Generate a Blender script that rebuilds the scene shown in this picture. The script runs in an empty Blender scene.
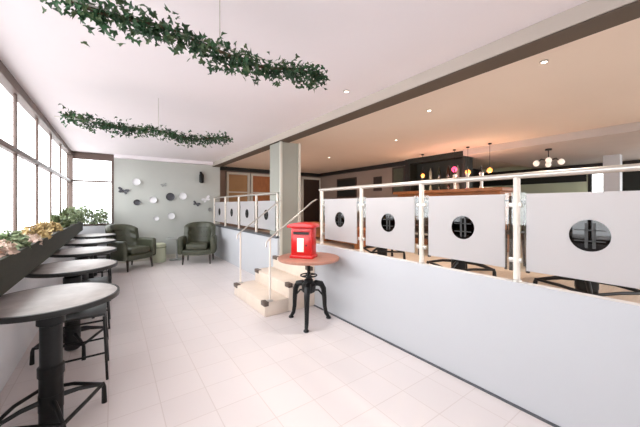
import bpy, math, random
from mathutils import Vector, Matrix
random.seed(7)
S = bpy.context.scene
C = S.collection
PI = math.pi
R = math.radians

# ------------------------------------------------------------ camera, world, light, exposure
cd = bpy.data.cameras.new('camera'); cam = bpy.data.objects.new('camera', cd); C.objects.link(cam)
cam.location = (0, 0, 1.3)
cam.rotation_euler = (R(90), 0, R(-35.4))
cd.sensor_fit = 'HORIZONTAL'; cd.sensor_width = 36.0; cd.lens = 36.0 * 290 / 640
cd.shift_y = -8.5 / 640
cd.clip_start = 0.02; cd.clip_end = 100
S.camera = cam
W = bpy.data.worlds.new('world'); S.world = W; W.use_nodes = True
bg = W.node_tree.nodes['Background']
bg.inputs[0].default_value = (.93, .965, 1.0, 1); bg.inputs[1].default_value = 2.1
S.view_settings.view_transform = 'Standard'; S.view_settings.look = 'None'
S.view_settings.gamma = 1.0; S.view_settings.use_curve_mapping = False
S.view_settings.exposure = 2.0
S.cycles.max_bounces = 14; S.cycles.diffuse_bounces = 9; S.cycles.transparent_max_bounces = 24
S.cycles.use_denoising = True
S.cycles.sample_clamp_indirect = 6
def portal(loc, rot, sx, sy):
    l = bpy.data.lights.new('window_portal', 'AREA'); l.shape = 'RECTANGLE'; l.size = sx; l.size_y = sy
    l.cycles.is_portal = True
    o = bpy.data.objects.new('window_portal', l); o.location = loc; o.rotation_euler = rot; C.objects.link(o)
portal((-0.9, 4.1, 1.6), (0, R(-90), 0), 1.6, 7.6)
portal((4.4, -3.1, 1.6), (R(90), 0, 0), 10.2, .9)
portal((9.65, 0.0, 1.5), (0, R(90), 0), 1.4, 5.8)
portal((-0.36, 8.02, 1.6), (R(-90), 0, 0), 0.75, 1.6)

# ------------------------------------------------------------ materials
def lin(c):
    return tuple(((v/255)/12.92 if v/255 <= .04045 else ((v/255+.055)/1.055)**2.4) for v in c)
def mat(name, col, rough=.5, metal=0.0, var=.0, scale=6, bump=0.0, stretch=(1,1,1), col2=None):
    m = bpy.data.materials.new(name); m.use_nodes = True
    nt = m.node_tree; b = nt.nodes['Principled BSDF']
    c = lin(col)
    b.inputs['Base Color'].default_value = (*c, 1)
    b.inputs['Roughness'].default_value = rough; b.inputs['Metallic'].default_value = metal
    tc = nt.nodes.new('ShaderNodeTexCoord'); mp = nt.nodes.new('ShaderNodeMapping')
    mp.inputs['Scale'].default_value = stretch
    n = nt.nodes.new('ShaderNodeTexNoise'); n.inputs['Scale'].default_value = scale; n.inputs['Detail'].default_value = 5
    nt.links.new(tc.outputs['Object'], mp.inputs[0]); nt.links.new(mp.outputs[0], n.inputs['Vector'])
    if var or col2:
        r = nt.nodes.new('ShaderNodeValToRGB')
        d = lin(col2) if col2 else tuple(v*(1-var) for v in c)
        r.color_ramp.elements[0].position = .35; r.color_ramp.elements[1].position = .65
        r.color_ramp.elements[0].color = (*d, 1)
        r.color_ramp.elements[1].color = (*c, 1)
        nt.links.new(n.outputs['Fac'], r.inputs[0]); nt.links.new(r.outputs[0], b.inputs['Base Color'])
    if bump:
        bn = nt.nodes.new('ShaderNodeBump'); bn.inputs['Strength'].default_value = bump; bn.inputs['Distance'].default_value = .01
        nt.links.new(n.outputs['Fac'], bn.inputs['Height']); nt.links.new(bn.outputs[0], b.inputs['Normal'])
    return m
def emit(name, col, st):
    m = bpy.data.materials.new(name); m.use_nodes = True
    b = m.node_tree.nodes['Principled BSDF']
    b.inputs['Base Color'].default_value = (*lin(col), 1)
    b.inputs['Emission Color'].default_value = (*lin(col), 1); b.inputs['Emission Strength'].default_value = st
    return m
def glass(name, tint=(1, 1, 1), gloss=.08):
    m = bpy.data.materials.new(name); m.use_nodes = True; nt = m.node_tree
    nt.nodes.remove(nt.nodes['Principled BSDF'])
    t = nt.nodes.new('ShaderNodeBsdfTransparent'); t.inputs[0].default_value = (*tint, 1)
    g = nt.nodes.new('ShaderNodeBsdfGlossy'); g.inputs['Roughness'].default_value = .02
    x = nt.nodes.new('ShaderNodeMixShader'); x.inputs[0].default_value = gloss
    nt.links.new(t.outputs[0], x.inputs[1]); nt.links.new(g.outputs[0], x.inputs[2])
    nt.links.new(x.outputs[0], nt.nodes['Material Output'].inputs[0])
    return m
def tiles(name, col, grout, size, mort=.004, rough=.35, var=.04):
    m = bpy.data.materials.new(name); m.use_nodes = True; nt = m.node_tree; b = nt.nodes['Principled BSDF']
    tc = nt.nodes.new('ShaderNodeTexCoord'); mp = nt.nodes.new('ShaderNodeMapping')
    mp.inputs['Location'].default_value = (.03, .08, 0)
    k = nt.nodes.new('ShaderNodeTexBrick'); k.offset = 0; k.squash = 1
    k.inputs['Scale'].default_value = 1; k.inputs['Mortar Size'].default_value = mort; k.inputs['Mortar Smooth'].default_value = .1
    k.inputs['Brick Width'].default_value = size; k.inputs['Row Height'].default_value = size
    c = lin(col)
    k.inputs['Color1'].default_value = (*c, 1); k.inputs['Color2'].default_value = (*(v*(1-var) for v in c), 1)
    k.inputs['Mortar'].default_value = (*lin(grout), 1)
    nt.links.new(tc.outputs['Object'], mp.inputs[0]); nt.links.new(mp.outputs[0], k.inputs['Vector'])
    nt.links.new(k.outputs['Color'], b.inputs['Base Color'])
    b.inputs['Roughness'].default_value = rough
    return m
M = {}
M['tile'] = tiles('cream_floor_tile', (226, 217, 215), (210, 199, 195), .28, .003)
M['plat'] = mat('pale_oak_floor', (218, 200, 182), .4, var=.12, scale=4, stretch=(1, 12, 1))
M['ceil'] = mat('white_ceiling_paint', (240, 235, 238), .9, var=.02, scale=1.5)
M['ceil2'] = mat('warm_lit_ceiling_tint', (236, 224, 212), .85, var=.02, scale=1.5)  # cream tint carries the warm bar light falling on this ceiling
M['taupe'] = mat('taupe_ceiling_paint', (194, 184, 178), .85, var=.06, scale=1.5)
M['white'] = mat('white_wall_paint', (194, 195, 198), .7, var=.02, scale=2)
M['greywall'] = mat('grey_wall_paint', (184, 186, 180), .8, var=.05, scale=2)
M['lowgrey'] = mat('pale_grey_low_wall_paint', (232, 234, 238), .8, var=.05, scale=2)
M['olive'] = mat('olive_wall_paint', (136, 138, 126), .8, var=.05, scale=2)
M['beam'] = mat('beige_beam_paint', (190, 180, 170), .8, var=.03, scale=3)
M['beamlow'] = mat('brown_soffit', (96, 84, 73), .8, var=.06, scale=3)
M['column'] = mat('grey_column_paint', (158, 158, 148), .8, var=.04, scale=3)
M['trim'] = mat('cream_corner_trim', (206, 202, 190), .6)
M['frame'] = mat('brown_window_frame', (98, 80, 72), .5, var=.08, scale=8)
M['glass'] = glass('window_glass', (1, 1, 1), .05)
M['cglass'] = glass('balustrade_glass', (.96, .98, .96), .06)
M['cornice'] = mat('dark_green_cornice', (17, 21, 14), .6, var=.2, scale=6)
M['cornice2'] = mat('dark_brown_cornice', (30, 22, 18), .6, var=.2, scale=6)
M['mauve'] = mat('mauve_wall_paint', (150, 130, 118), .8, var=.08, scale=2)
M['steel'] = mat('brushed_steel', (196, 190, 182), .35, .6)
M['post'] = mat('cream_painted_post', (232, 222, 210), .4)
M['black'] = mat('black_cast_iron', (22, 22, 22), .45, .3, var=.3, scale=20, bump=.1)
M['stone'] = mat('pale_stone_top', (176, 170, 165), .45, col2=(158, 151, 146), scale=14)
M['rim'] = mat('black_table_rim', (26, 26, 24), .4)
M['red'] = mat('postbox_red_enamel', (206, 24, 24), .3, var=.08, scale=9)
M['slot'] = mat('slot_black', (30, 8, 8), .6)
M['plate'] = mat('white_enamel_plate', (250, 244, 226), .4)
M['terra'] = mat('reddish_wood_top', (186, 132, 112), .45, var=.2, scale=5, stretch=(1, 10, 1))
M['leather'] = mat('olive_leather', (72, 74, 58), .45, var=.2, scale=12, bump=.15)
M['wood'] = mat('dark_stained_wood', (58, 40, 30), .5, var=.35, scale=5, stretch=(8, 1, 1))
M['orange'] = mat('honey_wood', (170, 104, 56), .45, var=.3, scale=5, stretch=(8, 1, 1))
M['planter'] = mat('dark_olive_planter_wood', (42, 42, 26), .7, var=.3, scale=6, stretch=(6, 1, 6))
M['soil'] = mat('potting_soil', (70, 56, 44), .95, var=.4, scale=30, bump=.6)
M['leaf'] = mat('ivy_leaf', (46, 88, 50), .6, col2=(22, 48, 26), scale=9)
M['leaf2'] = mat('ivy_leaf_pale', (80, 100, 62), .6, col2=(40, 62, 34), scale=9)
M['vine'] = mat('brown_vine_stem', (78, 62, 42), .8)
M['bush'] = mat('grey_green_leaf', (150, 162, 126), .6, col2=(92, 108, 72), scale=12)
M['spike'] = mat('green_spiky_leaf', (106, 118, 76), .5, col2=(70, 82, 48), scale=12)
M['straw'] = mat('straw_leaf', (196, 172, 120), .7, col2=(150, 124, 80), scale=12)
M['pink'] = mat('pale_pink_leaf', (222, 196, 182), .6, col2=(170, 150, 128), scale=12)
M['step'] = mat('cream_step_stone', (228, 212, 196), .5, var=.06, scale=8)
M['nose'] = mat('brown_step_nosing', (96, 80, 70), .5)
M['cap'] = mat('charcoal_wall_cap', (86, 88, 92), .5)
M['dark'] = mat('dark_backdrop_tone', (34, 30, 28), .4)
M['orn_d'] = mat('dark_ceramic', (66, 66, 72), .4)
M['orn_w'] = mat('white_ceramic', (226, 226, 228), .3)
M['orn_g'] = mat('grey_ceramic', (150, 152, 150), .3)
M['bottleg'] = mat('green_bottle_glass', (24, 34, 24), .15)
M['bottlec'] = mat('pale_bottle_glass', (120, 124, 112), .15)
M['bottlea'] = mat('amber_bottle_glass', (44, 28, 18), .15)
M['pinkglow'] = emit('pink_lamp_glow', (236, 70, 110), .6)
M['amber'] = emit('amber_lamp_glow', (255, 150, 70), .7)
M['globe'] = emit('opal_globe', (240, 226, 214), .15)
M['spotglow'] = emit('downlight_glow', (255, 246, 230), 2.5)
M['pave'] = mat('outside_paving', (176, 170, 168), .9, var=.08, scale=2)
M['tan'] = mat('tan_board', (170, 132, 92), .7, var=.12, scale=3)
M['sage'] = mat('pale_sage_paint', (206, 212, 186), .7, var=.05, scale=3)
M['cord'] = mat('pale_cord', (200, 196, 188), .7)
fm = bpy.data.materials.new('frosted_film'); fm.use_nodes = True; nt = fm.node_tree
b = nt.nodes['Principled BSDF']; b.inputs['Base Color'].default_value = (*lin((206, 206, 206)), 1); b.inputs['Roughness'].default_value = .35
tl = nt.nodes.new('ShaderNodeBsdfTranslucent'); tl.inputs[0].default_value = (*lin((226, 220, 222)), 1)
mx = nt.nodes.new('ShaderNodeMixShader'); mx.inputs[0].default_value = .45
nt.links.new(b.outputs[0], mx.inputs[1]); nt.links.new(tl.outputs[0], mx.inputs[2]); nt.links.new(mx.outputs[0], nt.nodes['Material Output'].inputs[0])
M['frost'] = fm
M['dark_roundel'] = glass('darkened_roundel_glass', (.16, .13, .12), .05)

# ------------------------------------------------------------ mesh helpers
class MB:
    def __init__(s): s.v = []; s.f = []
    def add(s, vs, fs):
        n = len(s.v); s.v += [tuple(v) for v in vs]; s.f += [tuple(i+n for i in f) for f in fs]; return s
    def box(s, x0, x1, y0, y1, z0, z1, T=None):
        vs = [Vector((x, y, z)) for x in (x0, x1) for y in (y0, y1) for z in (z0, z1)]
        if T: vs = [T @ v for v in vs]
        return s.add(vs, [(0, 1, 3, 2), (4, 6, 7, 5), (0, 4, 5, 1), (2, 3, 7, 6), (0, 2, 6, 4), (1, 5, 7, 3)])
    def tube(s, pts, r, n=8, closed=False):
        pts = [Vector(p) for p in pts]; rs = r if isinstance(r, (list, tuple)) else [r]*len(pts)
        m = len(pts); vs = []; up = None
        for i, p in enumerate(pts):
            if closed: t = (pts[(i+1) % m]-pts[i-1])
            else: t = pts[min(i+1, m-1)]-pts[max(i-1, 0)]
            t.normalize()
            if up is None:
                up = Vector((0, 0, 1)) if abs(t.z) < .9 else Vector((1, 0, 0))
            a = t.cross(up)
            if a.length < 1e-4: a = t.cross(Vector((0, 1, 0)))
            a.normalize(); bb = a.cross(t).normalized(); up = bb
            for k in range(n):
                q = 2*PI*k/n
                vs.append(p + (a*math.cos(q)+bb*math.sin(q))*rs[i])
        fs = []
        for i in range(m if closed else m-1):
            j = (i+1) % m
            for k in range(n):
                l = (k+1) % n
                fs.append((i*n+k, i*n+l, j*n+l, j*n+k))
        if not closed:
            fs.append(tuple(range(n-1, -1, -1))); fs.append(tuple((m-1)*n+k for k in range(n)))
        return s.add(vs, fs)
    def lathe(s, prof, c=(0, 0, 0), n=32):
        vs = []; m = len(prof)
        for r, z in prof:
            for k in range(n):
                q = 2*PI*k/n; vs.append((c[0]+r*math.cos(q), c[1]+r*math.sin(q), c[2]+z))
        fs = [(i*n+k, i*n+(k+1) % n, (i+1)*n+(k+1) % n, (i+1)*n+k) for i in range(m-1) for k in range(n)]
        fs.append(tuple(range(n-1, -1, -1))); fs.append(tuple((m-1)*n+k for k in range(n)))
        return s.add(vs, fs)
    def prism(s, poly, axis, a, bb):
        n = len(poly); vs = []
        for w in (a, bb):
            for (u, v) in poly:
                vs.append({'x': (w, u, v), 'y': (u, w, v), 'z': (u, v, w)}[axis])
        fs = [tuple(range(n-1, -1, -1)), tuple(range(n, 2*n))] + [(i, (i+1) % n, n+(i+1) % n, n+i) for i in range(n)]
        return s.add(vs, fs)
    def build(s, name, m, parent=None, bevel=0, seg=2, smooth=True, loc=None, rz=0):
        me = bpy.data.meshes.new(name); me.from_pydata(s.v, [], s.f); me.update()
        me.materials.append(M[m] if isinstance(m, str) else m)
        import bmesh
        bm = bmesh.new(); bm.from_mesh(me); bmesh.ops.recalc_face_normals(bm, faces=bm.faces)
        if bevel:
            es = [e for e in bm.edges if len(e.link_faces) == 2 and e.calc_face_angle(0) > R(35)]
            bmesh.ops.bevel(bm, geom=es, offset=bevel, segments=seg, profile=.5, affect='EDGES', clamp_overlap=True)
        bm.to_mesh(me); bm.free()
        if smooth:
            me.shade_smooth(); me.set_sharp_from_angle(angle=R(38))
        o = bpy.data.objects.new(name, me); C.objects.link(o)
        if parent: o.parent = parent
        if loc: o.location = loc
        o.rotation_euler.z = rz
        return o
def struct(o): o['kind'] = 'structure'; return o
def tag(o, label, cat, group=None, kind=None):
    o['label'] = label; o['category'] = cat
    if group: o['group'] = group
    if kind: o['kind'] = kind
    return o
def thing(name, loc, rz=0, label=None, cat=None, group=None):
    o = bpy.data.objects.new(name, None); o.empty_display_size = .1; C.objects.link(o)
    o.location = loc; o.rotation_euler.z = rz
    if label: tag(o, label, cat, group)
    return o
KIDS = {}
def kids(o): return [c for c in C.objects if c.parent == o]
def dup(o, loc=None, rz=None, label=None, group=None, parent=None):
    c = o.copy(); C.objects.link(c); c.parent = parent
    for k in kids(o): dup(k, parent=c)
    if loc: c.location = loc
    if rz is not None: c.rotation_euler.z = rz
    if label: c['label'] = label
    if group: c['group'] = group
    return c
def Bx(x0, x1, y0, y1, z0, z1): return MB().box(x0, x1, y0, y1, z0, z1)

# ------------------------------------------------------------ setting
CZ = 2.42; YF = 7.9; XW = -.74; YB = -3.0; XR = 9.5; PF = .5
struct(Bx(XW-.12, 2.14, YB-.1, YF+.1, -.1, 0).build('floor', 'tile', smooth=False))
struct(Bx(2.18, XR+.1, YB-.1, 8.7, PF-.1, PF).build('floor_raised', 'plat', smooth=False))
struct(Bx(-14, 22, -14, 22, -.2, -.12).build('ground', 'pave', smooth=False))
struct(Bx(XW-.12, 2.2, YB-.1, YF+.1, CZ, CZ+.1).build('ceiling', 'ceil', smooth=False))
struct(Bx(2.2, XR+.1, YB-.1, 8.7, CZ, CZ+.1).build('ceiling_raised', 'ceil2', smooth=False))
struct(Bx(5.75, XR, YB, 3.1, 2.3, CZ-.001).build('ceiling_bulkhead', 'taupe', smooth=False))
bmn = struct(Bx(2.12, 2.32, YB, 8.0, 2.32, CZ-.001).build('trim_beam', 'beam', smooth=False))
struct(Bx(2.125, 2.315, YB, 8.0, 2.312, 2.319).build('trim_beam_soffit', 'beamlow', smooth=False))  # thin sheet giving the beam underside a darker colour
# window wall (left)
YW = .2  # unseen stretch before this is made solid wall to cut daylight
struct(MB().box(XW-.1, XW+.1, YB, YF, 0, .8).box(XW-.1, XW, YB, YW, .8, CZ).build('wall_left', 'lowgrey', smooth=False))
w = MB()
w.box(XW-.05, XW+.03, YW, YF, 2.33, CZ-.001).box(XW-.05, XW+.03, YW, YF, .80, .86)
w.box(XW-.04, XW+.02, YW, YF, 1.775, 1.825)
for i in range(12):
    y = 3.83-.93*7+.93*i
    if y > YW-.2: w.box(XW-.02, XW+.006, y-.018, y+.018, .86, 2.33)
w.box(XW-.05, XW+.05, YF-.07, YF, .80, CZ-.001)
wo = thing('window_1', (0, 0, 0)); struct(wo)
w.build('window_frame', 'frame', wo, bevel=.006, seg=1)
Bx(XW-.012, XW-.006, YW, YF, .86, 2.33).build('glass', 'glass', wo, smooth=False)
# far wall
struct(Bx(XW-.1, .0, YF, YF+.1, 0, .85).build('wall_far_low', 'greywall', smooth=False))
struct(Bx(.0, 2.32, YF, YF+.1, 0, CZ-.001).build('wall_far', 'greywall', smooth=False))
w = MB().box(XW, 0, YF, YF+.06, 2.27, CZ-.002).box(XW, 0, YF, YF+.06, .85, .9).box(XW, 0, YF, YF+.05, 1.79, 1.83)
w.box(-.045, .0, YF-.01, YF+.06, .9, 2.27)
wo = thing('window_2', (0, 0, 0)); struct(wo)
w.build('window_frame', 'frame', wo, bevel=.005, seg=1)
Bx(XW, 0, YF+.02, YF+.026, .9, 2.27).build('glass', 'glass', wo, smooth=False)
struct(Bx(.0, 2.1, YF-.03, YF-.002, 0, .1).build('baseboard_far', 'trim', smooth=False))
struct(Bx(.0, 2.1, YF-.16, YF-.002, 2.34, CZ-.001).build('trim_far_cove', 'ceil', smooth=False))
# raised room walls
struct(Bx(2.22, 2.32, YF+.1, 8.6, 0, CZ-.001).build('wall_side', 'olive', smooth=False))
struct(Bx(2.22, 6.2, 8.6, 8.7, 0, CZ-.001).build('wall_far_raised', 'mauve', smooth=False))
struct(Bx(6.1, 6.2, 4.65, 8.6, PF, CZ-.001).build('wall_right', 'mauve', smooth=False))
struct(MB().box(5.98, 6.1, 4.65, 8.49, 2.32, CZ-.002).build('trim_cornice_right', 'cornice2', smooth=False))
struct(MB().box(2.33, 6.1, 8.49, 8.6, 2.32, CZ-.002).build('trim_cornice_far', 'cornice', smooth=False))
struct(Bx(5.9, XR, 4.55, 4.65, PF, CZ-.001).build('wall_bar_back', 'cornice2', smooth=False))
struct(MB().box(XR, XR+.1, YB, 4.55, PF, .95).box(XR, XR+.1, YB, 4.55, 2.1, CZ-.001).box(XR, XR+.1, 2.0, 4.55, .95, 2.1).build('wall_bar_right', 'sage', smooth=False))
struct(MB().box(XR-.06, XR-.001, YB, 4.54, 2.08, 2.299).build('trim_bar_header', 'cornice2', smooth=False))
struct(MB().box(XR-.03, XR-.001, 2.02, 4.54, 1.88, 2.079).build('trim_bar_panel', 'cornice', smooth=False))
w = MB().box(XR, XR+.06, YB, 2.0, .95, 1.0).box(XR, XR+.06, YB, 2.0, 2.05, 2.1).box(XR, XR+.05, 1.0, 1.45, .95, 2.1)
for y in (-2.96, -1.8, -.6, .6, 1.5, 1.96): w.box(XR-.01, XR+.07, y-.035, y+.035, .95, 2.1)
wo = thing('window_3', (0, 0, 0)); struct(wo); w.build('window_frame', 'cornice', wo)
Bx(XR+.02, XR+.026, YB, 2.0, 1.0, 2.05).build('glass', 'glass', wo, smooth=False)
# unseen back wall behind camera; glazing added to let daylight in
struct(MB().box(XW-.1, XR+.1, YB-.1, YB, -.1, 1.1).box(XW-.1, XR+.1, YB-.1, YB, 2.1, CZ).box(XW-.1, .9, YB-.1, YB, 1.1, 2.1).build('wall_back', 'greywall', smooth=False))
w = MB().box(XW, XR, YB-.06, YB, 1.1, 1.16).box(XW, XR, YB-.06, YB, 2.04, 2.1)
for i in range(9): w.box(XW+i*1.27, XW+i*1.27+.06, YB-.06, YB, 1.16, 2.04)
wo = thing('added_back_window', (0, 0, 0)); struct(wo); w.build('window_frame', 'frame', wo)
Bx(XW, XR, YB-.03, YB-.024, 1.16, 2.04).build('glass', 'glass', wo, smooth=False)
# door on the far raised wall
dr = thing('door_1', (5.72, 8.6, 0)); struct(dr)
MB().box(-.42, -.34, -.05, -.001, PF, 2.27).box(.34, .42, -.05, -.001, PF, 2.27).box(-.42, .42, -.05, -.001, 2.2, 2.28).build('door_frame', 'trim', dr, bevel=.006, seg=1)
MB().box(-.34, .34, -.03, -.001, PF, 2.2).build('door_panel', 'wood', dr)
MB().tube([(.24, -.03, 1.5), (.24, -.08, 1.5), (.14, -.08, 1.5)], .01).build('door_handle', 'steel', dr)
# dwarf wall between the levels
SY0, SY1 = 3.1, 4.15
struct(Bx(2.115, 2.178, YB, SY0-.002, 0, .8).build('wall_dwarf', 'white', smooth=False))
struct(Bx(2.12, 2.26, SY1, YF, 0, .765).build('wall_dwarf_far', 'white', smooth=False))
struct(Bx(2.10, 2.28, SY1+.02, YF-.01, .765, .8).build('trim_wall_cap', 'cap', smooth=False))
struct(MB().box(2.1, 2.115, YB, SY0-.002, 0, .012).build('trim_wall_base', 'cap', smooth=False))
# column
struct(Bx(2.165, 2.53, 4.14, 4.52, PF, 2.319).build('column', 'column', smooth=False))
struct(MB().box(2.15, 2.19, 4.115, 4.139, .5, 2.318).box(2.49, 2.53, 4.115, 4.139, .5, 2.318).build('trim_column', 'trim', smooth=False))
# steps
st = thing('stairs', (0, 0, 0)); struct(st)
MB().box(1.42, 1.74, SY0, SY1, 0, .167).build('step', 'step', st, bevel=.012)
MB().box(1.74, 2.04, SY0, SY1, 0, .333).build('step', 'step', st, bevel=.012)
MB().box(2.04, 2.3, SY0, SY1-.001, 0, .5).build('step', 'step', st, bevel=.012)
for x, z in ((1.42, .167), (1.74, .333), (2.04, .5)):
    MB().box(x-.006, x+.05, SY1-.14, SY1+.006, z-.045, z+.006).build('nosing', 'nose', st, bevel=.004)
    MB().box(x-.006, x+.05, SY0-.006, SY0+.1, z-.045, z+.006).build('nosing', 'nose', st, bevel=.004)

# ------------------------------------------------------------ balustrade
XB = 2.147
def railing(name, ys, yend0, yend1, label):
    t = thing(name, (XB, 0, .8), 0, label, 'railing')
    MB().tube([(0, yend0, .69), (0, yend1, .69)], .019, 12).build('handrail', 'steel', t)
    for y in ys:
        p = MB().tube([(0, y, 0), (0, y, .68)], .02, 12).build('post', 'post', t)
        MB().lathe([(.028, 0), (.028, .008), (.022, .016)], (0, y, 0), 16).build('base_flange', 'steel', p)
        for q in (-.048, .048): MB().box(.03, .05, y+q-.009, y+q+.009, .06, .56).build('backdrop_strip', 'wood', t)  # added strips stand in for dark background seen through the glass gaps
    return t
railing('balustrade_railing', [.05, .80, 1.52, 2.26, 2.98], -2.4, 3.02, 'steel topped balustrade railing along the near white dwarf wall')
railing('balustrade_railing', [4.2, 5.05, 5.97, 6.88, 7.80], 4.18, 7.85, 'steel topped balustrade railing beyond the column on the far dwarf wall')
def screen(y0, y1, label):
    yc = (y0+y1)/2; t = thing('frosted_screen', (XB, yc, .8), 0, label, 'glass screen', 'frosted glass screens on the dwarf wall')
    h = (y1-y0)/2; z0, z1 = .08, .572; zc = .33; r = .088; n = 40
    # square sheet with a round hole
    vs = []; fs = []
    for xx in (-.005, .005):
        for k in range(n):
            q = 2*PI*k/n; c, s = math.cos(q), math.sin(q)
            vs.append((xx, r*c, zc+r*s))
        for k in range(n):
            q = 2*PI*k/n; c, s = math.cos(q), math.sin(q)
            m = 1/max(abs(c), abs(s)); yy = c*m*h; zz = s*m
            vs.append((xx, yy, zc + (zz*(z1-zc) if zz > 0 else zz*(zc-z0))))
    for k in range(n):
        l = (k+1) % n
        fs += [(k, l, n+l, n+k), (2*n+k, 3*n+k, 3*n+l, 2*n+l), (k, 2*n+k, 2*n+l, l), (n+k, n+l, 3*n+l, 3*n+k)]
    MB().add(vs, fs).build('frosted_panel', 'frost', t, smooth=False)
    rd = MB().tube([(-.003, 0, zc), (.003, 0, zc)], r, 40).build('roundel', 'dark_roundel', t, smooth=False)  # tint stands in for the dark room seen through clear glass
    e = MB()
    for dy in (-.02, .012): e.box(-.006, -.003, dy-.007, dy+.007, zc-.07, zc+.07)
    for dz in (-.03, .03): e.box(-.006, -.003, -.065, .065, zc+dz-.003, zc+dz+.003)
    e.build('backdrop_bars', 'dark', rd, smooth=False)  # added bars stand in for shapes seen through the round hole
    for q in (-h-.05, h): MB().box(-.004, .004, q, q+.05, .07, .58).build('clear_edge_strip', 'cglass', t, smooth=False)
    for sy in (-1, 1):
        for zz in (.14, .5):
            MB().box(-.012, .012, sy*(h+.045)-.02, sy*(h+.045)+.02, zz-.015, zz+.015).build('glass_clamp', 'steel', t, bevel=.003)
for (a, bb, l) in [(.145, .745, 'frosted glass screen with dark roundel nearest the right edge of the room'),
                   (.87, 1.45, 'frosted glass screen with dark roundel, second from the right edge'),
                   (1.59, 2.19, 'frosted glass screen with dark roundel, third from the right edge'),
                   (2.33, 2.91, 'frosted glass screen just right of the red postbox, smallest of the near four')]:
    screen(a, bb, l)
for i, (a, l) in enumerate([(4.28, 'frosted glass screen just left of the column'), (5.14, 'frosted glass screen second beyond the column'),
             (6.06, 'frosted glass screen third beyond the column'), (6.97, 'frosted glass screen closest to the far wall')]):
    screen(a, [4.97, 5.88, 6.79, 7.71][i], l)
def handrail(y, z0, label):
    t = thing('stair_handrail', (1.5, y, z0), 0, label, 'handrail', 'steel handrails either side of the steps')
    top = .87-z0
    MB().tube([(0, 0, 0), (0, 0, top+.03)], .012, 12).build('post', 'post', t)
    MB().lathe([(.04, 0), (.04, .008), (.02, .016)], (0, 0, 0), 16).build('base_flange', 'steel', t)
    pts = [(-.05, 0, top-.06), (-.045, 0, top-.01), (-.02, 0, top+.02), (.03, 0, top+.06), (.3, 0, top+.25), (.6, 0, top+.47), (.66, 0, top+.5)]
    MB().tube(pts, .010, 10).build('rail', 'steel', t)
handrail(3.13, .167, 'steel handrail on the near side of the steps behind the postbox table')
handrail(4.11, .167, 'steel handrail on the far side of the steps beside the column')

# ------------------------------------------------------------ bistro tables
def make_table(label):
    t = thing('bistro_table', (0, 0, 0), 0, label, 'table')
    MB().lathe([(.30, .738), (.318, .742), (.318, .758), (.31, .762)], n=48).build('tabletop', 'stone', t)
    MB().lathe([(.318, .728), (.330, .732), (.332, .745), (.330, .760), (.3185, .7615), (.3185, .728)], n=48).build('rim', 'rim', t)
    MB().lathe([(.045, .02), (.055, .03), (.055, .3), (.062, .31), (.062, .36), (.052, .37), (.052, .60), (.066, .61), (.066, .66), (.05, .67), (.16, .722), (.16, .737)], n=24).build('column', 'black', t)
    h = .178; z = .125
    fr = MB(); cs = [(h, h), (-h, h), (-h, -h), (h, -h)]
    for i in range(4):
        a, bb = cs[i], cs[(i+1) % 4]
        mid = ((a[0]+bb[0])/2*1.08, (a[1]+bb[1])/2*1.08)
        fr.tube([(a[0], a[1], z), (mid[0], mid[1], z+.012), (bb[0], bb[1], z)], .011, 8)
    fr.build('foot_ring', 'black', t)
    cr = MB()
    for a in cs: cr.tube([(0, 0, .17), (a[0]*.5, a[1]*.5, .16), (a[0], a[1], z)], [.016, .013, .011], 8)
    cr.tube([(0, 0, .11), (0, 0, .2)], .058, 16)
    cr.build('spider', 'black', t)
    for a in cs:
        MB().tube([(a[0], a[1], z+.008), (a[0]*1.03, a[1]*1.03, z-.02), (a[0]*1.04, a[1]*1.04, .0)], [.011, .013, .016], 8).build('leg', 'black', t)
    return t
tb = make_table('')
rows = [(2.3, 'round stone topped bistro table nearest the camera by the window planter'), (3.38, 'second nearest round stone topped bistro table beside the window planter'),
        (4.46, 'third nearest round bistro table along the window planter'), (5.54, 'fourth nearest round bistro table along the window planter'),
        (6.62, 'farthest round bistro table of the window row, beside the left armchair')]
for i, (y, l) in enumerate(rows):
    if i == 0: o = tb; o['label'] = l; o['group'] = 'round bistro tables along the window'; o.location = (-.3, y, 0); o.rotation_euler.z = R(-27)
    else: dup(tb, (-.3, y, 0), R(-27+3*i), l)
for i, (x, y, l) in enumerate([(3.15, .67, 'black footed bistro table on raised floor behind the rightmost frosted screen'),
                  (3.06, 1.70, 'black footed bistro table on raised floor behind the second frosted screen from right'),
                  (3.22, 2.95, 'black footed bistro table on raised floor behind the third frosted screen from right')]):
    dup(tb, (x, y, PF), R(-29), l, 'bistro tables on the raised floor').scale = (1.3, 1.3, 1.12)
def make_stool():
    t = thing('backless_stool', (0, 0, 0), 0, 'x', 'stool')
    MB().box(-.15, .15, -.15, .15, .475, .495).build('seat', 'rim', t, bevel=.008)
    for sx in (-1, 1):
        for sy in (-1, 1):
            MB().tube([(sx*.14, sy*.14, .47), (sx*.16, sy*.16, 0)], .009, 8).build('leg', 'black', t)
    rl = MB()
    for z in (.2, .44):
        k = .14+.02*(1-z/.47)
        for i in range(4):
            a = [(k, k), (-k, k), (-k, -k), (k, -k)][i]; bb = [(-k, k), (-k, -k), (k, -k), (k, k)][i]
            rl.tube([(*a, z), (*bb, z)], .007, 6)
    rl.tube([(.155, .155, .2), (.14, .14, .44)], .006, 6).build('stretcher', 'black', t)
    return t
stl = make_stool()
for i, (y, l) in enumerate([(2.84, 'black framed backless stool between the nearest two window tables'), (3.92, 'black framed backless stool between second and third window tables'),
                            (5.0, 'black framed backless stool between third and fourth window tables'), (6.08, 'black framed backless stool between the two farthest window tables')]):
    if i == 0: stl.location = (-.2, y, 0); stl['label'] = l; stl['group'] = 'backless stools of the window row'
    else: dup(stl, (-.2, y, 0), 0, l)

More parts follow.
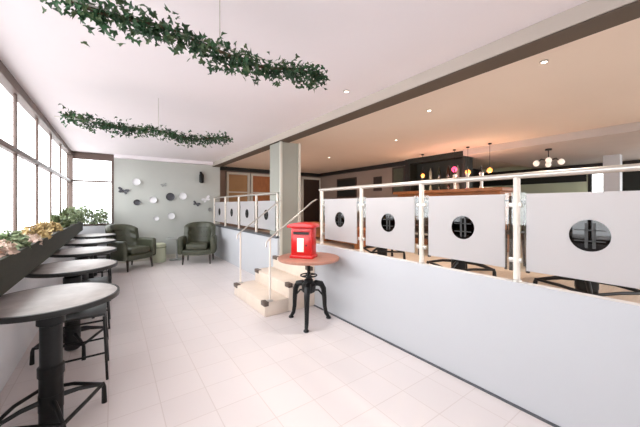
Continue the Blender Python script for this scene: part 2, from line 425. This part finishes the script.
# ------------------------------------------------------------ postbox on crank table
ct = thing('crank_table', (1.765, 2.7, 0), R(0), 'round reddish wood table on a black cast iron tripod crank base', 'table')
MB().lathe([(.31, .69), (.335, .695), (.34, .705), (.34, .72), (.333, .726)], n=48).build('tabletop', 'terra', ct)
MB().lathe([(.014, .30), (.014, .66)], n=12).build('screw', 'black', ct)
rg = MB()
for k in range(14): rg.lathe([(.017, .42+k*.016), (.020, .426+k*.016), (.017, .432+k*.016)], n=12)
rg.build('screw_thread', 'black', ct)
MB().lathe([(.02, .645), (.05, .655), (.13, .675), (.13, .689)], n=24).build('top_flange', 'black', ct)
MB().lathe([(.035, .32), (.07, .34), (.078, .37), (.078, .42), (.05, .45), (.05, .47), (.03, .49)], n=24).build('hub', 'black', ct)
MB().tube([(.06*math.cos(a*PI/12)*1.5, .06*math.sin(a*PI/12)*1.5, .52) for a in range(24)], .008, 8, True).tube([(-.09, 0, .52), (.09, 0, .52)], .007).tube([(0, -.09, .52), (0, .09, .52)], .007).build('crank_wheel', 'black', ct)
for a in (-129, -9, 111):
    a = R(a); c, s = math.cos(a), math.sin(a)
    prof = [(.03, .40), (.09, .425), (.15, .41), (.185, .35), (.195, .25), (.20, .15), (.215, .07), (.25, .015)]
    lg = MB().tube([(r*c, r*s, z) for r, z in prof], [.032, .034, .034, .031, .027, .023, .022, .018], 10)
    o = lg.build('leg', 'black', ct)
    MB().lathe([(.028, 0), (.03, .01), (.02, .024)], (.25*c, .25*s, 0), 16).build('foot', 'black', o)
    MB().tube([(.05*c, .05*s, .35), (.12*c, .12*s, .34), (.18*c, .18*s, .27)], .01, 8).build('brace', 'black', o)
pb = thing('postbox', (1.70, 2.70, .726), R(-52), 'small red postbox with a white notice plate standing on the round table', 'postbox')
MB().box(-.115, .115, -.08, .08, .015, .30).build('body', 'red', pb, bevel=.012)
MB().box(-.125, .125, -.09, .09, .0, .03).build('plinth', 'red', pb, bevel=.006)
arc = [(-.145, .30)] + [(.145*math.sin(R(-90+180*k/12)), .315+.035*math.cos(R(-90+180*k/12))) for k in range(13)] + [(.145, .30)]
MB().prism(arc, 'y', -.12, .10).build('hood', 'red', pb, bevel=.005)
MB().box(-.085, .085, -.088, -.078, .235, .258).build('letter_slot', 'slot', pb)
MB().box(-.095, .095, -.1, -.08, .262, .272).build('slot_lip', 'red', pb, bevel=.003)
MB().box(-.088, .088, -.086, -.079, .045, .225).build('door', 'red', pb, bevel=.003)
MB().box(-.042, .032, -.091, -.085, .065, .20).build('notice_plate', 'plate', pb, bevel=.004)
MB().tube([(.06, -.09, .13), (.06, -.098, .13)], .008, 12).build('keyhole', 'slot', pb)

pb.scale = (1.04, 1.04, 1.1)

# ------------------------------------------------------------ armchairs and side table
def make_armchair(loc, rz, label):
    t = thing('armchair', loc, rz, label, 'armchair', 'olive leather armchairs by the far wall')
    MB().box(-.30, .30, -.30, .26, .20, .32).build('seat_base', 'leather', t, bevel=.03, seg=3)
    MB().box(-.22, .22, -.32, .20, .32, .45).build('seat_cushion', 'leather', t, bevel=.045, seg=4)
    # curved back: wraps round, leaning back
    n = 14; vs = []; fs = []
    def bk(u, z, off):
        a = R(-78 + 156*u); rr = .30+off; k = (z-.3)*.16
        return (rr*math.sin(a)*1.02, .02+rr*math.cos(a)*.9+k, z)
    top = lambda u: .90-.10*abs(2*u-1)**3
    m = 7
    for i in range(n+1):
        u = i/n
        ring = []
        for j in range(m+1): ring.append(bk(u, .28+(top(u)-.28)*j/m, .05))
        for j in range(m, -1, -1): ring.append(bk(u, .28+(top(u)-.28)*j/m, -.05-.012*math.cos(j*PI)))
        vs += ring
    k = 2*(m+1)
    for i in range(n):
        for j in range(k): fs.append((i*k+j, i*k+(j+1) % k, (i+1)*k+(j+1) % k, (i+1)*k+j))
    fs.append(tuple(range(k))); fs.append(tuple(n*k+j for j in reversed(range(k))))
    MB().add(vs, fs).build('backrest', 'leather', t, bevel=.015, seg=3)
    for s in (-1, 1):
        MB().box(s*.335-.055, s*.335+.055, -.31, .14, .22, .60).build('armrest', 'leather', t, bevel=.045, seg=4)
    bt = MB()
    for r_ in range(3):
        for c_ in range(-2, 3):
            u = .5+c_*.1; p = bk(u, .55+.11*r_, -.066)
            bt.lathe([(.002, -.009), (.011, -.006), (.013, 0), (.011, .006), (.002, .009)], p, 10)
    bt.build('button_tufting', 'wood', t)
    for sx in (-1, 1):
        for sy, yy in ((-1, -.27), (1, .24)):
            MB().tube([(sx*.27, yy, .21), (sx*.28, yy+sy*.02, .0)], [.024, .014], 10).build('leg', 'wood', t)
    return t
make_armchair((.26, 7.12, 0), R(38), 'olive green leather armchair at left, below the far window')
make_armchair((1.58, 7.0, 0), R(-22), 'olive green leather armchair at right, beside the white dwarf wall')
tt = thing('side_table', (1.22, 7.6, 0), 0, 'small round grey side table between the two armchairs', 'side table')
MB().lathe([(.2, .50), (.215, .505), (.215, .52), (.21, .525)], n=36).build('tabletop', 'orn_g', tt)
MB().lathe([(.16, 0), (.16, .015), (.03, .03), (.022, .06), (.022, .48), (.08, .499)], n=24).build('pedestal', 'orn_g', tt)
pf = thing('drum_pouf', (.84, 7.52, 0), 0, 'pale sage drum pouf beside the left armchair', 'pouf')
MB().lathe([(.12, 0), (.14, .01), (.145, .06), (.145, .36), (.14, .41), (.11, .43)], n=32).build('body', 'sage', pf)
MB().lathe([(.145, .33), (.15, .335), (.15, .345), (.145, .35)], n=32).build('piping', 'bush', pf)

# ------------------------------------------------------------ wall ornaments on the far wall
def plate_orn(x, z, r, m, label):
    r *= .8
    t = thing('wall_plate', (x, YF-.012, z), 0, label, 'wall ornament')
    MB().add(*((lambda n: ([(r*f*math.cos(2*PI*k/n), yy, r*f*math.sin(2*PI*k/n)) for f, yy in ((.5, -.004), (.75, -.008), (1, -.024), (1, -.03), (.7, -.014), (.5, -.012)) for k in range(n)],
        [(i*n+k, i*n+(k+1) % n, (i+1)*n+(k+1) % n, (i+1)*n+k) for i in range(5) for k in range(n)] + [tuple(range(n)), tuple(5*n+k for k in range(n))]))(28))).build('dish', m, t)
def butterfly(x, z, s, m, label, tilt=0):
    s *= .85
    t = thing('wall_butterfly', (x, YF-.013, z), 0, label, 'wall ornament')
    for sx in (-1, 1):
        up = [(0, .01), (.3, .42), (.75, .55), (.95, .3), (.7, .02), (.1, -.02)]
        lo = [(0, -.02), (.55, -.05), (.72, -.3), (.5, -.5), (.2, -.4)]
        wm = MB()
        for poly in (up, lo):
            n = len(poly)
            fr = [(sx*u*s, -.004-.35*abs(u)*s*.5, v*s) for u, v in poly]; bk = [(a, y-.004, z_) for a, y, z_ in fr]
            wm.add(fr+bk, [tuple(range(n)), tuple(range(2*n-1, n-1, -1))]+[(i, (i+1) % n, n+(i+1) % n, n+i) for i in range(n)])
        wm.build('wing', m, t, smooth=False)
    MB().tube([(0, -.006, -.4*s), (0, -.012, 0), (0, -.006, .35*s)], [.004, .008, .004], 8).build('body', m, t)
    t.rotation_euler.y = tilt
plate_orn(.42, 1.83, .10, 'orn_w', 'white wall plate, highest on the left of the far wall')
butterfly(.17, 1.62, .14, 'orn_d', 'dark butterfly ornament nearest the far window', .3)
plate_orn(.43, 1.36, .085, 'orn_d', 'dark round wall plate low on the left of the far wall')
plate_orn(.75, 1.42, .10, 'orn_w', 'bright white wall plate left of centre on the far wall')
plate_orn(1.12, 1.50, .12, 'orn_d', 'large dark round wall plate at the centre of the far wall')
plate_orn(1.40, 1.52, .11, 'orn_w', 'white wall plate just right of the large dark one')
plate_orn(1.14, 1.03, .10, 'orn_w', 'white wall plate low at the centre, over the side table')
plate_orn(.82, .98, .07, 'orn_w', 'small white wall plate above the sage pouf')
butterfly(.98, 1.78, .09, 'orn_g', 'small grey butterfly ornament above the centre plates', -.3)
butterfly(1.96, 1.45, .15, 'orn_w', 'white butterfly ornament near the right end of the far wall', -.5)
butterfly(1.72, 1.33, .12, 'orn_d', 'dark butterfly ornament just left of the white butterfly', .4)
plate_orn(2.05, 1.18, .06, 'orn_g', 'small grey wall plate above the dwarf wall corner')
wl = thing('wall_lantern', (1.83, YF-.013, 2.02), 0, 'tall narrow black lantern high at the right end of the far wall', 'wall lamp')
MB().box(-.03, .03, -.02, 0, -.1, .14).build('backplate', 'black', wl, bevel=.004)
MB().lathe([(.03, -.16), (.055, -.14), (.055, .05), (.03, .09), (.01, .11)], (0, -.08, 0), 16).build('lantern_body', 'black', wl)
MB().tube([(0, -.02, .1), (0, -.08, .12), (0, -.08, .1)], .008).build('bracket', 'black', wl)

# ------------------------------------------------------------ wooden hatch windows on the far raised wall
def hatch(x0, x1, z0, z1, m, label):
    t = thing('interior_window', ((x0+x1)/2, 8.6, z0), 0, label, 'interior window'); h = (x1-x0)/2; H = z1-z0
    MB().box(-h, -h+.07, -.06, -.001, 0, H).box(h-.07, h, -.06, -.001, 0, H).box(-h, h, -.061, -.001, H-.07, H).box(-h, h, -.061, -.001, 0, .07).build('frame', 'trim', t, bevel=.006, seg=1)
    MB().box(-h+.07, h-.07, -.02, -.001, .07, H-.07).build('pane', m, t)
    MB().box(-h+.07, h-.07, -.04, -.021, H*.38-.02, H*.38+.02).build('glazing_bar', 'trim', t)
    return t
hatch(2.70, 3.42, 1.32, 2.28, 'tan', 'cream framed interior window with tan pane, left of the column')
hatch(3.45, 4.25, 1.32, 2.28, 'orange', 'cream framed interior window with orange wood pane, beside the column')
# framed pictures on the right wall
def picture(y, z, w_, h_, m, label):
    t = thing('framed_picture', (6.099, y, z), 0, label, 'picture')
    MB().box(-.03, 0, -w_/2, w_/2, -h_/2, h_/2).build('frame', 'wood', t, bevel=.005, seg=1)
    MB().box(-.033, -.03, -w_/2+.05, w_/2-.05, -h_/2+.05, h_/2-.05).build('print', m, t, smooth=False)
picture(7.1, 1.85, .95, .62, 'cornice', 'wide dark green framed picture high on the right wall')
picture(5.75, 1.9, .3, .4, 'wood', 'small dark framed picture on the mauve wall right of centre')
picture(5.0, 1.95, .42, .7, 'leather', 'tall olive framed picture beside the bar gantry')

# ------------------------------------------------------------ bar
gt = thing('bar_gantry', (5.92, 3.9, PF), 0, 'dark bottle gantry cabinet at the end of the mauve wall', 'bar gantry')
MB().box(.22, .32, -.75, .64, 0, 1.9).box(-.02, .22, -.75, -.70, 0, 1.9).box(-.02, .22, .60, .64, 0, 1.9).box(-.06, .32, -.8, .64, 1.80, 1.918).build('carcass', 'cornice', gt, bevel=.004, seg=1)
for z in (1.0, 1.36): MB().box(0, .22, -.7, .60, z, z+.03).build('shelf', 'cornice2', gt)
MB().box(0, .22, -.7, .60, 0, .95).build('cupboard', 'wood', gt)
def bottle(loc, m, label, sc=1):
    t = thing('bottle', loc, 0, label, 'bottle', 'bottles on the bar gantry shelves')
    MB().lathe([(.033*sc, 0), (.036*sc, .01), (.036*sc, .17*sc), (.028*sc, .2*sc), (.013*sc, .225*sc), (.012*sc, .27*sc)], n=14).build('glass_body', m, t)
    MB().lathe([(.014*sc, .262*sc), (.014*sc, .29*sc)], n=12).build('stopper', 'black', t)
    return t
NM = {'bottleg': 'green glass bottle', 'bottlec': 'pale glass bottle', 'bottlea': 'amber glass bottle'}
for z, zn in ((1.53, 'lower'), (1.89, 'upper')):
    pr = {}
    for k in range(5):
        m = ['bottlec', 'bottleg', 'bottlea'][(k*2+int(z*10)) % 3]
        lab = NM[m]+' standing on the %s gantry shelf' % zn
        y = 3.36+k*.22
        lab = NM[m]+', '+['at the right end', 'second from the right end', 'in the middle', 'second from the left end', 'at the left end'][k]+' of the %s gantry shelf' % zn
        if m in pr: dup(pr[m], (6.02, y, z), label=lab)
        else: pr[m] = bottle((6.02, y, z), m, lab)
# bar counter
bc = thing('bar_counter', (5.35, 3.15, PF), 0, 'honey wood bar counter in front of the bottle gantry', 'bar counter')
MB().box(-.22, .22, -1.0, 1.1, 0, 1.03).build('front_panel', 'orange', bc, bevel=.01)
MB().box(-.3, .28, -1.06, 1.16, 1.03, 1.09).build('countertop', 'orange', bc, bevel=.01)
for k in range(5): MB().box(-.24, -.22, -.98+k*.42, -.62+k*.42, .12, .95).build('raised_panel', 'wood', bc, bevel=.008)
MB().tube([(-.33, -1.0, .22), (-.33, 1.1, .22)], .02, 12).build('foot_rail', 'amber' if False else 'steel', bc)
def tap(y, label):
    t = thing('beer_tap', (5.35, y, PF+1.09), 0, label, 'beer tap', 'beer taps on the bar counter')
    MB().lathe([(.05, 0), (.05, .01), (.025, .03), (.025, .25), (.035, .27), (.03, .3)], n=18).build('column', 'steel', t)
    MB().tube([(0, 0, .22), (-.08, 0, .22), (-.09, 0, .18)], .01).build('spout', 'steel', t)
    MB().tube([(0, 0, .3), (-.01, 0, .40)], [.008, .016]).build('handle', 'wood', t)
for y, l in ((2.55, 'steel beer tap nearest the bar counter end'), (2.8, 'middle steel beer tap on the bar counter'), (3.05, 'steel beer tap nearest the bar lamps')): tap(y, l)
def barlamp(x, y, z, m, r, label, col, e):
    t = thing('bar_pendant', (x, y, z), 0, label, 'pendant lamp')
    MB().lathe([(r*.3, -r), (r*.8, -r*.6), (r, 0), (r*.8, r*.6), (r*.3, r)], n=20).build('globe', m, t)
    topz = (2.3 if x > 5.75 and y < 3.1 else CZ)-z
    MB().tube([(0, 0, r*.9), (0, 0, topz)], .004, 6).build('cord', 'black', t)
    MB().lathe([(.03, topz-.02), (.03, topz-.001)], n=12).build('ceiling_rose', 'black', t)
    if e:
        l = bpy.data.lights.new('bar_lamp', 'POINT'); l.energy = e; l.color = col; l.shadow_soft_size = .06
        o = bpy.data.objects.new('bar_lamp', l); C.objects.link(o); o.parent = t; o.location = (0, 0, -r-.06)
barlamp(5.6, 3.2, 2.02, 'pinkglow', .055, 'glowing pink pendant lamp hanging over the bar', (1, .3, .5), 1)
barlamp(5.55, 2.9, 1.93, 'amber', .05, 'amber glowing pendant lamp over the bar counter beside the pink one', (1, .65, .42), 2.5)
barlamp(5.55, 2.5, 1.93, 'amber', .045, 'amber glowing pendant lamp over the right end of the bar counter', (1, .65, .42), 2.5)
barlamp(5.55, 3.9, 1.95, 'amber', .04, 'amber glowing pendant lamp over the left end of the bar counter', (1, .65, .42), 2.5)
ch = thing('globe_chandelier', (6.3, 1.85, 2.06), 0, 'clustered chandelier of opal glass globes over the raised dining floor', 'chandelier')
MB().tube([(0, 0, .0), (0, 0, 2.3-2.06-.001)], .008, 8).build('stem', 'black', ch)
MB().lathe([(.05, 2.3-2.06-.03), (.05, 2.3-2.06-.001)], n=16).build('ceiling_rose', 'black', ch)
for k in range(6):
    a = k*PI/3+.3; p = (.2*math.cos(a), .2*math.sin(a), -.02+.03*(k % 2))
    arm = MB().tube([(0, 0, .03), (p[0]*.6, p[1]*.6, .06), p], .006, 8).build('arm', 'black', ch)
    MB().lathe([(.012, -.05), (.035, -.035), (.048, 0), (.035, .035), (.012, .05)], p, 16).build('globe', 'globe', arm)
# back service cabinet below the sage wall
sb = thing('service_sideboard', (8.9, 2.0, PF), 0, 'long pale sage sideboard against the far right wall', 'sideboard')
MB().box(-.25, .25, -1.2, .9, .08, .95).build('body', 'sage', sb, bevel=.01)
MB().box(-.28, .27, -1.23, .93, .95, 1.0).build('worktop', 'wood', sb, bevel=.006)
for k in range(4): 
    d = MB().box(-.265, -.25, -1.15+k*.52, -.68+k*.52, .14, .9).build('door', 'sage', sb, bevel=.005)
    MB().tube([(-.27, -.75+k*.52, .5), (-.27, -.75+k*.52, .6)], .008).build('handle', 'steel', d)
MB().box(-.22, .22, -1.15, .85, 0, .08).build('plinth', 'wood', sb)
def pillar(x, y, m, l):
    struct(Bx(x-.12, x+.12, y-.12, y+.12, PF, 2.3).build('column', m, smooth=False))
pillar(8.2, 1.35, 'white', '')
# dining chairs behind the screens
def make_chair():
    t = thing('dining_chair', (0, 0, 0), 0, 'x', 'chair')
    MB().box(-.2, .2, -.2, .2, .43, .46).build('seat', 'wood', t, bevel=.012)
    for sx in (-1, 1):
        MB().tube([(sx*.17, -.17, .43), (sx*.18, -.19, 0)], [.018, .013]).build('leg', 'wood', t)
        MB().tube([(sx*.17, .18, .43), (sx*.18, .2, 0)], [.018, .013]).build('leg', 'wood', t)
    b = MB().tube([(-.17, .18, .45), (-.18, .23, .8), (-.1, .25, .86), (.1, .25, .86), (.18, .23, .8), (.17, .18, .45)], .013)
    b.build('backrest', 'wood', t)
    b = MB()
    for x in (-.1, -.035, .035, .1): b.tube([(x, .19, .46), (x, .25, .855)], .008, 6)
    b.build('back_spindles', 'wood', t)
    return t
cp = make_chair(); G = 'dining chairs on the raised floor'
spots = [(4.3, .55, 80, 'dark spindle back dining chair beyond the rightmost raised table'), (4.2, 1.75, 100, 'dark spindle back dining chair beyond the middle raised table'),
         (4.25, 3.0, 95, 'dark spindle back dining chair beyond the farthest raised table')]
for i, (x, y, a, l) in enumerate(spots):
    if i == 0: cp.location = (x, y, PF); cp.rotation_euler.z = R(-a); cp['label'] = l; cp['group'] = G
    else: dup(cp, (x, y, PF), R(-a), l)
bn = thing('wooden_bench', (3.95, 5.1, PF), R(-8), 'long low orange wooden bench on the raised floor seen under the screens', 'bench')
MB().box(-.22, .22, -1.3, 1.3, .30, .36).build('seat', 'orange', bn, bevel=.01)
for y in (-1.2, 0, 1.2): MB().box(-.19, .19, y-.05, y+.05, 0, .30).build('leg', 'orange', bn, bevel=.006)
MB().box(-.18, -.14, -1.15, 1.15, .06, .299).build('front_panel', 'orange', bn)

# ------------------------------------------------------------ ceiling downlights
def downlight(x, y, label, cz, e, col):
    t = thing('ceiling_downlight', (x, y, cz), 0, label, 'downlight', 'recessed ceiling downlights')
    MB().lathe([(.03, -.001), (.03, -.006), (.02, -.01), (.02, -.001)], n=24).build('trim_ring', 'steel', t)
    MB().lathe([(.019, -.004), (.019, -.008)], n=20).build('lens', 'spotglow', t)
    l = bpy.data.lights.new('downlight_lamp', 'SPOT'); l.energy = e; l.color = col; l.spot_size = R(120); l.spot_blend = .8; l.shadow_soft_size = .04
    o = bpy.data.objects.new('downlight_lamp', l); C.objects.link(o); o.parent = t; o.location = (0, 0, -.03)
WARM = (1, .84, .7)
for x, y, l in [(2.73, .83, 'recessed downlight nearest the right edge on the raised area ceiling'), (3.03, 2.04, 'recessed downlight above the third frosted screen'),
                (3.95, 3.3, 'recessed downlight farther back toward the bar gantry'), (4.1, 5.4, 'recessed downlight above the long wooden bench'), (3.2, 6.6, 'recessed downlight close to the hatch windows')]:
    downlight(x, y, l, CZ, 20, WARM)
downlight(1.86, 2.17, 'recessed downlight on the white ceiling beside the beam', CZ, 12, (1, .95, .9))

# ------------------------------------------------------------ planters and plants
pl = thing('window_planter', (XW+.04, 0, .80), 0, 'long dark olive wooden trough planter on the window wall', 'planter')
MB().box(.17, .20, 1.2, 7.4, 0, .2).box(0, .03, 1.2, 7.4, 0, .2).box(.03, .17, 1.2, 1.23, 0, .2).box(.03, .17, 7.37, 7.4, 0, .2).box(.03, .17, 1.2, 7.4, 0, .02).build('trough', 'planter', pl, bevel=.004, seg=1)
MB().box(.03, .17, 1.23, 7.37, .02, .165).build('soil', 'soil', pl)
fl = thing('sill_planter', (-.36, YF-.13, 0), 0, 'pale planter box standing under the far window', 'planter')
MB().box(-.3, .3, -.1, .1, 0, .86).build('box', 'white', fl, bevel=.01)
MB().box(-.28, .28, -.08, .08, .86, .87).build('soil', 'soil', fl)
def leafset(n, rad, h, kind):
    m = MB()
    for _ in range(n):
        a = random.uniform(0, 2*PI); d = Vector((math.cos(a), math.sin(a), 0))
        if kind == 'spike':
            L = h*random.uniform(.6, 1.1); w = random.uniform(.008, .016); lean = random.uniform(.1, .8)*rad
            pts = [Vector((0, 0, 0)), d*lean*.35+Vector((0, 0, L*.5)), d*lean*.9+Vector((0, 0, L))]
            sd = Vector((-d.y, d.x, 0))
            m.add([pts[0]-sd*w*.6, pts[0]+sd*w*.6, pts[1]+sd*w, pts[1]-sd*w, pts[2], pts[1]+Vector((0, 0, -.004))-d*.006], [(0, 1, 2, 5), (0, 5, 3), (3, 5, 4), (5, 2, 4)])
        else:
            r = rad*math.sqrt(random.random()); c = d*r+Vector((0, 0, h*random.uniform(.15, 1)*(1-.4*(r/rad)**2)))
            s = random.uniform(.016, .034)
            u = Vector((random.gauss(0, 1), random.gauss(0, 1), random.gauss(0, .6))).normalized(); v = u.orthogonal().normalized()
            v.rotate(Matrix.Rotation(random.uniform(0, 6.28), 3, u)); nn = u.cross(v)
            m.add([c-u*s, c-u*s*.2+v*s*.55+nn*s*.15, c+u*s, c-u*s*.2-v*s*.55+nn*s*.15, c+nn*-.001], [(0, 1, 4), (1, 2, 4), (2, 3, 4), (3, 0, 4)])
    return m
def plant(name, x, y, z, kind, n, rad, h, m, label, cat='plant'):
    n = int(n*1.7); h *= 1.12
    t = thing(name, (x, y, z), 0, label, cat, 'plants in the window planters')
    leafset(n, rad, h, kind).build('foliage', m, t, smooth=False)
    s = MB()
    for k in range(5):
        a = k*1.3; s.tube([(.005*math.cos(a), .005*math.sin(a), -.004), (rad*.4*math.cos(a), rad*.4*math.sin(a), h*.7)], .003, 5)
    s.build('stems', 'vine', t)
PX = XW+.14; PZ = .967
seq = [(2.55, 'leaf', 150, .10, .12, 'pink', 'pale pink leafed plant in the planter beside the nearest table'),
       (2.95, 'leaf', 150, .10, .14, 'bush', 'grey green bushy plant just behind the nearest table'),
       (3.3, 'leaf', 150, .11, .09, 'pink', 'low pale pink plant between the first two tables'),
       (3.7, 'leaf', 160, .11, .13, 'straw', 'straw coloured dry plant beside the second table'),
       (4.1, 'spike', 60, .12, .15, 'straw', 'straw coloured grassy tuft past the second table'),
       (4.5, 'leaf', 170, .11, .13, 'straw', 'straw coloured dry plant beside the third table'),
       (4.9, 'spike', 70, .11, .20, 'spike', 'green spiky plant past the third table'),
       (5.3, 'leaf', 200, .11, .17, 'spike', 'green bushy plant before the fourth table'),
       (5.7, 'spike', 80, .12, .26, 'spike', 'tall green spiky plant beside the fourth table'),
       (6.1, 'leaf', 220, .12, .22, 'bush', 'grey green bush between the fourth and fifth tables'),
       (6.5, 'spike', 80, .13, .27, 'spike', 'tall green spiky plant beside the fifth table'),
       (6.9, 'leaf', 240, .13, .25, 'bush', 'grey green bush past the fifth table'),
       (7.25, 'leaf', 240, .12, .28, 'bush', 'grey green bush at the far end of the long planter')]
for y, k, n, r, h, m, l in seq: plant('spiky_plant' if k == 'spike' else 'bushy_plant', PX, y, PZ, k, n, r, h, m, l)
plant('bushy_plant', -.5, YF-.14, .866, 'leaf', 420, .15, .40, 'bush', 'taller grey green bush left in the far window box')
plant('bushy_plant', -.22, YF-.14, .866, 'leaf', 380, .14, .34, 'bush', 'grey green bush right in the far window box')

# ------------------------------------------------------------ hanging ivy garlands
def garland(x0, x1, y, z, label, seed):
    random.seed(seed)
    t = thing('ivy_garland', (0, 0, z), 0, label, 'garland', 'ivy garlands hung from the ceiling')
    L = x1-x0
    f = lambda u: Vector((x0+L*u, y+.012*math.sin(u*19), .018*math.sin(u*13+seed)+.02*math.cos(u*5)))
    MB().tube([f(i/30) for i in range(31)], .008, 6).build('vine', 'vine', t)
    a, bb = MB(), MB()
    for i in range(int(L*1000)):
        u = random.random(); dens = .35+.65*abs(math.sin(u*9+seed))
        if random.random() > dens+.25: continue
        c = f(u)+Vector((random.gauss(0, .02), random.gauss(0, .034), random.gauss(-.014, .024+.014*math.sin(u*23+seed)**2)))
        s = random.uniform(.012, .023)
        nn = Vector((random.gauss(0, .8), random.gauss(0, .8), random.uniform(.1, 1))).normalized()
        uu = nn.orthogonal().normalized(); uu.rotate(Matrix.Rotation(random.uniform(0, 6.28), 3, nn)); vv = nn.cross(uu)
        P = lambda p, q, w=0: c+uu*p*s+vv*q*s+nn*w*s
        m = a if random.random() < .72 else bb
        m.add([P(0, 0, .18), P(-.55, -.5), P(-.1, -1), P(.15, -.45), P(1.2, 0, -.25), P(.15, .45), P(-.1, 1), P(-.55, .5), P(-.35, 0)],
              [(0, 8, 1), (0, 1, 2), (0, 2, 3), (0, 3, 4), (0, 4, 5), (0, 5, 6), (0, 6, 7), (0, 7, 8)])
    # a few trailing tips
    for u in (.12, .3, .47, .62, .83):
        p = f(u)
        for k in range(5):
            q = p+Vector((.01*k, random.gauss(0, .01), -.03-.016*k)); s = .014
            a.add([q+Vector((-s, 0, 0)), q+Vector((0, s, -.004)), q+Vector((s, 0, -.008)), q+Vector((0, -s, -.004))], [(0, 1, 2, 3)])
    a.build('dark_leaves', 'leaf', t, smooth=False); bb.build('pale_leaves', 'leaf2', t, smooth=False)
    for xs in ([x0+L*.5] if True else []):
        MB().tube([(xs, y, 0), (xs, y, CZ-z-.001)], .003, 6).build('hanging_wire', 'steel', t)
    MB().tube([(x0-.06, y, .01), (x1, y, .01)], .004, 6).build('support_rod', 'cord', t)
garland(-.20, 1.08, 1.50, 2.1, 'nearer leafy ivy garland hanging across the top of the room', 3)
garland(-.37, 1.13, 3.45, 2.075, 'farther leafy ivy garland hanging beyond the first, near the window', 8)
